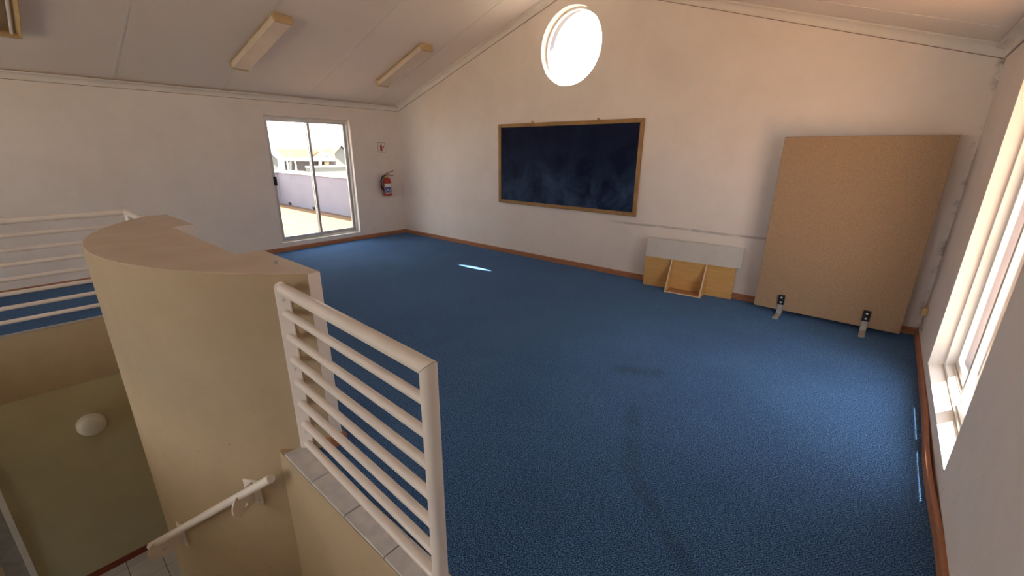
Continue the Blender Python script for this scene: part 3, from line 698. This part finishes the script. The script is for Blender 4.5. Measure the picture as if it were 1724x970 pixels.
# ------------------------------------------------------------------ ceiling lights
def batten(y, xc, rz, label, covered=True):
    a = math.atan(SLOPE)
    r = empty('fluorescent_light', (xc, y, ceil_z(xc)-0.006)); r.rotation_euler = Matrix.Rotation(-a, 3, 'Y').to_4x4().to_euler()
    r.rotation_euler = (Matrix.Rotation(-a, 4, 'Y') @ Matrix.Rotation(rz, 4, 'Z')).to_euler()
    tag(r, label, 'ceiling light', 'fluorescent lights on the sloping ceiling')
    L, w, h = 1.24, 0.215, 0.088
    if covered:
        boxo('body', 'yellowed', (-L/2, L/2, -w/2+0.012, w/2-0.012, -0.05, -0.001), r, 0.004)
        bm = bmesh.new()
        prism(bm, [(-w/2, -0.03), (-w/2+0.012, -h), (w/2-0.012, -h), (w/2, -0.03)], -L/2+0.035, L/2-0.035, M_YZ(0)); link('diffuser', bm, 'diffuser', r, bevel=0.004)
        for s in (-1, 1):
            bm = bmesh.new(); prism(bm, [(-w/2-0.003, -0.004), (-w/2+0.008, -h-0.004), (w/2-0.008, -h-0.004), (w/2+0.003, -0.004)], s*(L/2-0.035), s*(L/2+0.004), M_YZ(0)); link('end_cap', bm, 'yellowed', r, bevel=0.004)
    else:
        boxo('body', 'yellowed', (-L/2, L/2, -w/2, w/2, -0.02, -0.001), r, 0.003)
        for s in (-1, 1):
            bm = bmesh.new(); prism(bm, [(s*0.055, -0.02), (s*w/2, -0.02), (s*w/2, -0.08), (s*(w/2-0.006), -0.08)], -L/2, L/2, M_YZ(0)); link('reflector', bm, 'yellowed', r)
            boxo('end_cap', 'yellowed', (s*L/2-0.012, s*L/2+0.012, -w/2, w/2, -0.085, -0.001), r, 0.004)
            tubeo('tube', 'tube', [(-L/2+0.02, s*0.045, -0.05), (L/2-0.02, s*0.045, -0.05)], 0.013, r)
    return r
batten(2.40, -6.075, math.radians(5.5), 'yellowed covered fluorescent light on the ceiling above the left side of the sliding door')
batten(4.42, -6.020, 0.0, 'yellowed covered fluorescent light on the ceiling nearest the gable wall')
batten(0.345, -6.01, 0.0, 'open fluorescent light with bare tubes at the top left corner of the photo', covered=False)

# ------------------------------------------------------------------ outside, left: terrace
tx0, tx1, ty0, ty1 = -14.6, XL-WT, -3.0, 5.72
terr = struct(boxo('floor_terrace', 'terr_grout', (tx0-0.2, tx1, ty0, ty1+0.2, -0.30, -0.012)))
boxo('tile_field', 'terracotta', (tx0, tx1, ty0, 2.55, -0.012, -0.001), terr)['kind'] = 'stuff'
bm = bmesh.new(); box(bm, -0.146, 0.146, -0.146, 0.146, -0.012, 0.0); tt0 = link('terrace_tile', bm, 'terracotta', terr, bevel=0.003)
first = True; y = 2.70
while y < ty1-0.1:
    x = tx1-0.15
    while x > tx0:
        if first: tt0.location = (x, y, 0); first = False
        elif x < -7.9 and -x*0.275 < y+0.6: share('terrace_tile', tt0, terr, (x, y, 0))
        else: share('terrace_tile', tt0, terr, (x, y, 0))
        x -= 0.30
    y += 0.30
bm = bmesh.new(); box(bm, tx0-0.2, tx1-0.0, ty1, ty1+0.2, -0.3, 0.95); wt = struct(link('wall_terrace', bm, 'exterior'))
boxo('coping', 'coping', (tx0-0.24, tx1, ty1-0.03, ty1+0.23, 0.95, 1.015), wt, 0.006)
bm = bmesh.new(); box(bm, tx0-0.2, tx0, ty0, ty1-0.001, -0.3, 0.95); wt2 = struct(link('wall_terrace_end', bm, 'exterior'))
boxo('coping', 'coping', (tx0-0.23, tx0+0.03, ty0, ty1-0.03, 0.95, 1.015), wt2, 0.006)
for dx in (-14.0, -12.4):
    boxo('drain_outlet', 'black', (dx-0.09, dx+0.09, ty1-0.012, ty1+0.01, 0.0, 0.07), wt)
# outside, right: terrace with low wall, its paving brightened to bounce warm light indoors
tr_ = struct(boxo('floor_terrace_right', 'terracotta_bounce', (XR+WT, 5.2, -6.0, 9.0, -0.30, -0.02)))
struct(boxo('wall_terrace_right', 'exterior', (5.2, 5.4, -6.0, 9.0, -0.3, 0.95)))
struct(boxo('ground', 'ground', (-140, 60, -80, 120, -3.2, -3.07)))

# ------------------------------------------------------------------ neighbouring houses beyond the terrace
def at(px, py, x):
    """point on the plane X = x seen at photo pixel (px, py)"""
    d = fw*F_PX + r2*(px-862) - u2*(py-485)
    return Vector((0, 0, CAM_H)) + d*(x/d.x)
def quad(bm, pts): return bm.faces.new([bm.verts.new(p) for p in pts])
GZ = -3.07
VD = Vector((-0.886, 0.464, 0))
hA = tag(empty('house', (at(510, 290, -34).x, at(510, 290, -34).y, GZ)), 'long house with orange tiled roof and white carport beyond the terrace wall', 'house')
def hp_(name, mat, polys, thick, axis=(0.886, -0.464, 0)):
    bm = bmesh.new(); L = hA_cur.location
    for pl in polys:
        f = quad(bm, [Vector(p)-L for p in pl])
        e = bmesh.ops.extrude_face_region(bm, geom=[f], use_keep_orig=True)
        bmesh.ops.translate(bm, verts=[g for g in e['geom'] if isinstance(g, bmesh.types.BMVert)], vec=Vector(axis)*-thick)
    return link(name, bm, mat, hA_cur)
hA_cur = hA
X1, X2, X3 = -34.0, -40.5, -33.0
eL, eR = at(440, 266.5, X1), at(566, 266.5, X1); rL, rR = at(440, 250.5, X2), at(590, 250.5, X2)
eR2 = at(590, 266.5, X1)
hp_('roof', 'roof', [[eL, eR2, rR, rL]], 0.12, (0, 0, 1))
hp_('wall', 'housewall', [[Vector((X1-0.3, eL.y, GZ)), Vector((X1-0.3, eR2.y, GZ)), Vector((X1-0.3, eR2.y, eR2.z-0.05)), Vector((X1-0.3, eL.y, eL.z-0.05))]], 6.0)
a, b, c, d = at(461, 266.0, X3), at(564, 266.0, X3), at(564, 271.5, X3), at(461, 270.5, X3)
hp_('fascia', 'housewhite', [[a, b, c, d]], 0.25)
a, b, c, d = at(468, 270.5, X1-0.2), at(563, 271.5, X1-0.2), at(563, 292, X1-0.2), at(468, 292, X1-0.2)
hp_('carport_shade_panel', 'carport_shade', [[a, b, c, d]], 0.1)  # dark sheet painting the shaded carport interior
for px in (483, 496.5):
    a, b = at(px-1.1, 270, X3), at(px+1.1, 270, X3); 
    hp_('column', 'housewhite', [[a, b, Vector((X3, b.y, GZ)), Vector((X3, a.y, GZ))]], 0.12)
for px, w, py0, py1, mt in ((477, 5, 273, 286, 'housewall'), (489, 4, 272, 288, 'housewall'), (539, 5, 272, 281, 'housewhite'), (550, 8, 272.5, 279, 'ground')):
    a, b, c, d = at(px-w/2, py0, X1), at(px+w/2, py0, X1), at(px+w/2, py1, X1), at(px-w/2, py1, X1)
    hp_('window', mt, [[a, b, c, d]], 0.1)
# little gable over the carport
g0, g1, g2 = at(524, 265.5, X3-0.4), at(537.5, 256.5, X3-0.4), at(556, 265.5, X3-0.4)
bm = bmesh.new(); L = hA.location
f = bm.faces.new([bm.verts.new(Vector(p)-L) for p in (g0, g2, g1)])
e = bmesh.ops.extrude_face_region(bm, geom=[f], use_keep_orig=True); bmesh.ops.translate(bm, verts=[g for g in e['geom'] if isinstance(g, bmesh.types.BMVert)], vec=VD*3.5); link('gable', bm, 'housewall', hA)
hp_('gable_roof', 'housewhite', [[g1, g2+Vector((0, .25, -.05)), g2+VD*3.5+Vector((0, .25, -.05)), g1+VD*3.5]], -0.12, (0, 0, 1))
hp_('gable_roof', 'roof', [[g1, g0+Vector((0, -.2, -.05)), g0+VD*3.5+Vector((0, -.2, -.05)), g1+VD*3.5]], -0.10, (0, 0, 1))
def pole(px, py0, py1, x, r):
    a, b = at(px, py1, x), at(px, py0, x); return tubeo('antenna', 'steel', [a-hA_cur.location, b-hA_cur.location], r, hA_cur, 8)
p_ = pole(540, 247, 258, X1-1, 0.035)
a, b = at(536.5, 245, X1-1)-hA.location, at(543.5, 245, X1-1)-hA.location
tubeo('antenna_head', 'housewhite', [a, (a+b)/2+Vector((0, 0, 0.12)), b], 0.06, hA, 8)
p_ = pole(488, 258, 268, X3-0.5, 0.04)
# white-barged wing at the left
hB = tag(empty('house_wing', (-28, at(455, 290, -28).y, GZ)), 'grey gabled house wing with white bargeboard at the left of the door view', 'house'); hA_cur = hB
w0, w1, w2 = at(440, 241, -28), at(455, 254, -28), at(466, 266, -28)
bm = bmesh.new(); L = hB.location
pl = [w0, w2, Vector((-28, w2.y, GZ)), Vector((-28, w0.y, GZ))]
f = bm.faces.new([bm.verts.new(p-L) for p in pl]); e = bmesh.ops.extrude_face_region(bm, geom=[f], use_keep_orig=True)
bmesh.ops.translate(bm, verts=[g for g in e['geom'] if isinstance(g, bmesh.types.BMVert)], vec=VD*4); link('wall', bm, 'housewall', hB)
hp_('bargeboard', 'housewhite', [[w0+Vector((.1, 0, .1)), w2+Vector((.1, .1, .05)), w2+Vector((.1, .1, -.18)), w0+Vector((.1, 0, -.14))]], 0.15)
# right-hand gabled house with chimney
hC = tag(empty('gabled_house', (-26, at(572, 290, -26).y, GZ)), 'grey gabled house with a pale chimney at the right of the door view', 'house'); hA_cur = hC
q0, q1, q2 = at(557, 262.5, -26), at(572.5, 247, -26), at(592, 262.5, -26)
bm = bmesh.new(); L = hC.location
q0i = at(564, 260, -26); 
pl = [Vector((-26, q0i.y, GZ)), q0i, q1, q2, Vector((-26, q2.y, GZ))]
f = bm.faces.new([bm.verts.new(p-L) for p in pl]); e = bmesh.ops.extrude_face_region(bm, geom=[f], use_keep_orig=True)
bmesh.ops.translate(bm, verts=[g for g in e['geom'] if isinstance(g, bmesh.types.BMVert)], vec=VD*5); link('wall', bm, 'housewall', hC)
hp_('roof', 'bronze', [[q0+Vector((.2, 0, 0)), q1+Vector((.2, 0, 0.06)), q1+VD*5+Vector((0, 0, 0.06)), q0+VD*5]], -0.10, (0, 0, 1))
hp_('roof', 'housewhite', [[q1+Vector((.2, 0, 0.06)), q2+Vector((.2, 0, 0)), q2+VD*5, q1+VD*5+Vector((0, 0, 0.06))]], -0.10, (0, 0, 1))
c0, c1 = at(574.5, 242, -27), at(582, 252, -27)
boxo('chimney', 'housewhite', (-0.9, -0.3, c0.y-L.y, c1.y-L.y, c1.z-L.z-0.4, c0.z-L.z), hC)
# boundary wall between
y0_, y1_ = at(518, 284, -22).y, at(592, 284, -22).y
bw = tag(boxo('boundary_wall', 'housewall', (-22.2, -22, y0_, y1_, GZ, at(540, 281.5, -22).z)), 'low grey garden wall with pale top just over the terrace wall', 'wall')
boxo('wall_cap', 'housewhite', (-22.26, -21.94, y0_, y1_, at(540, 281.5, -22).z, at(540, 279.5, -22).z), bw)
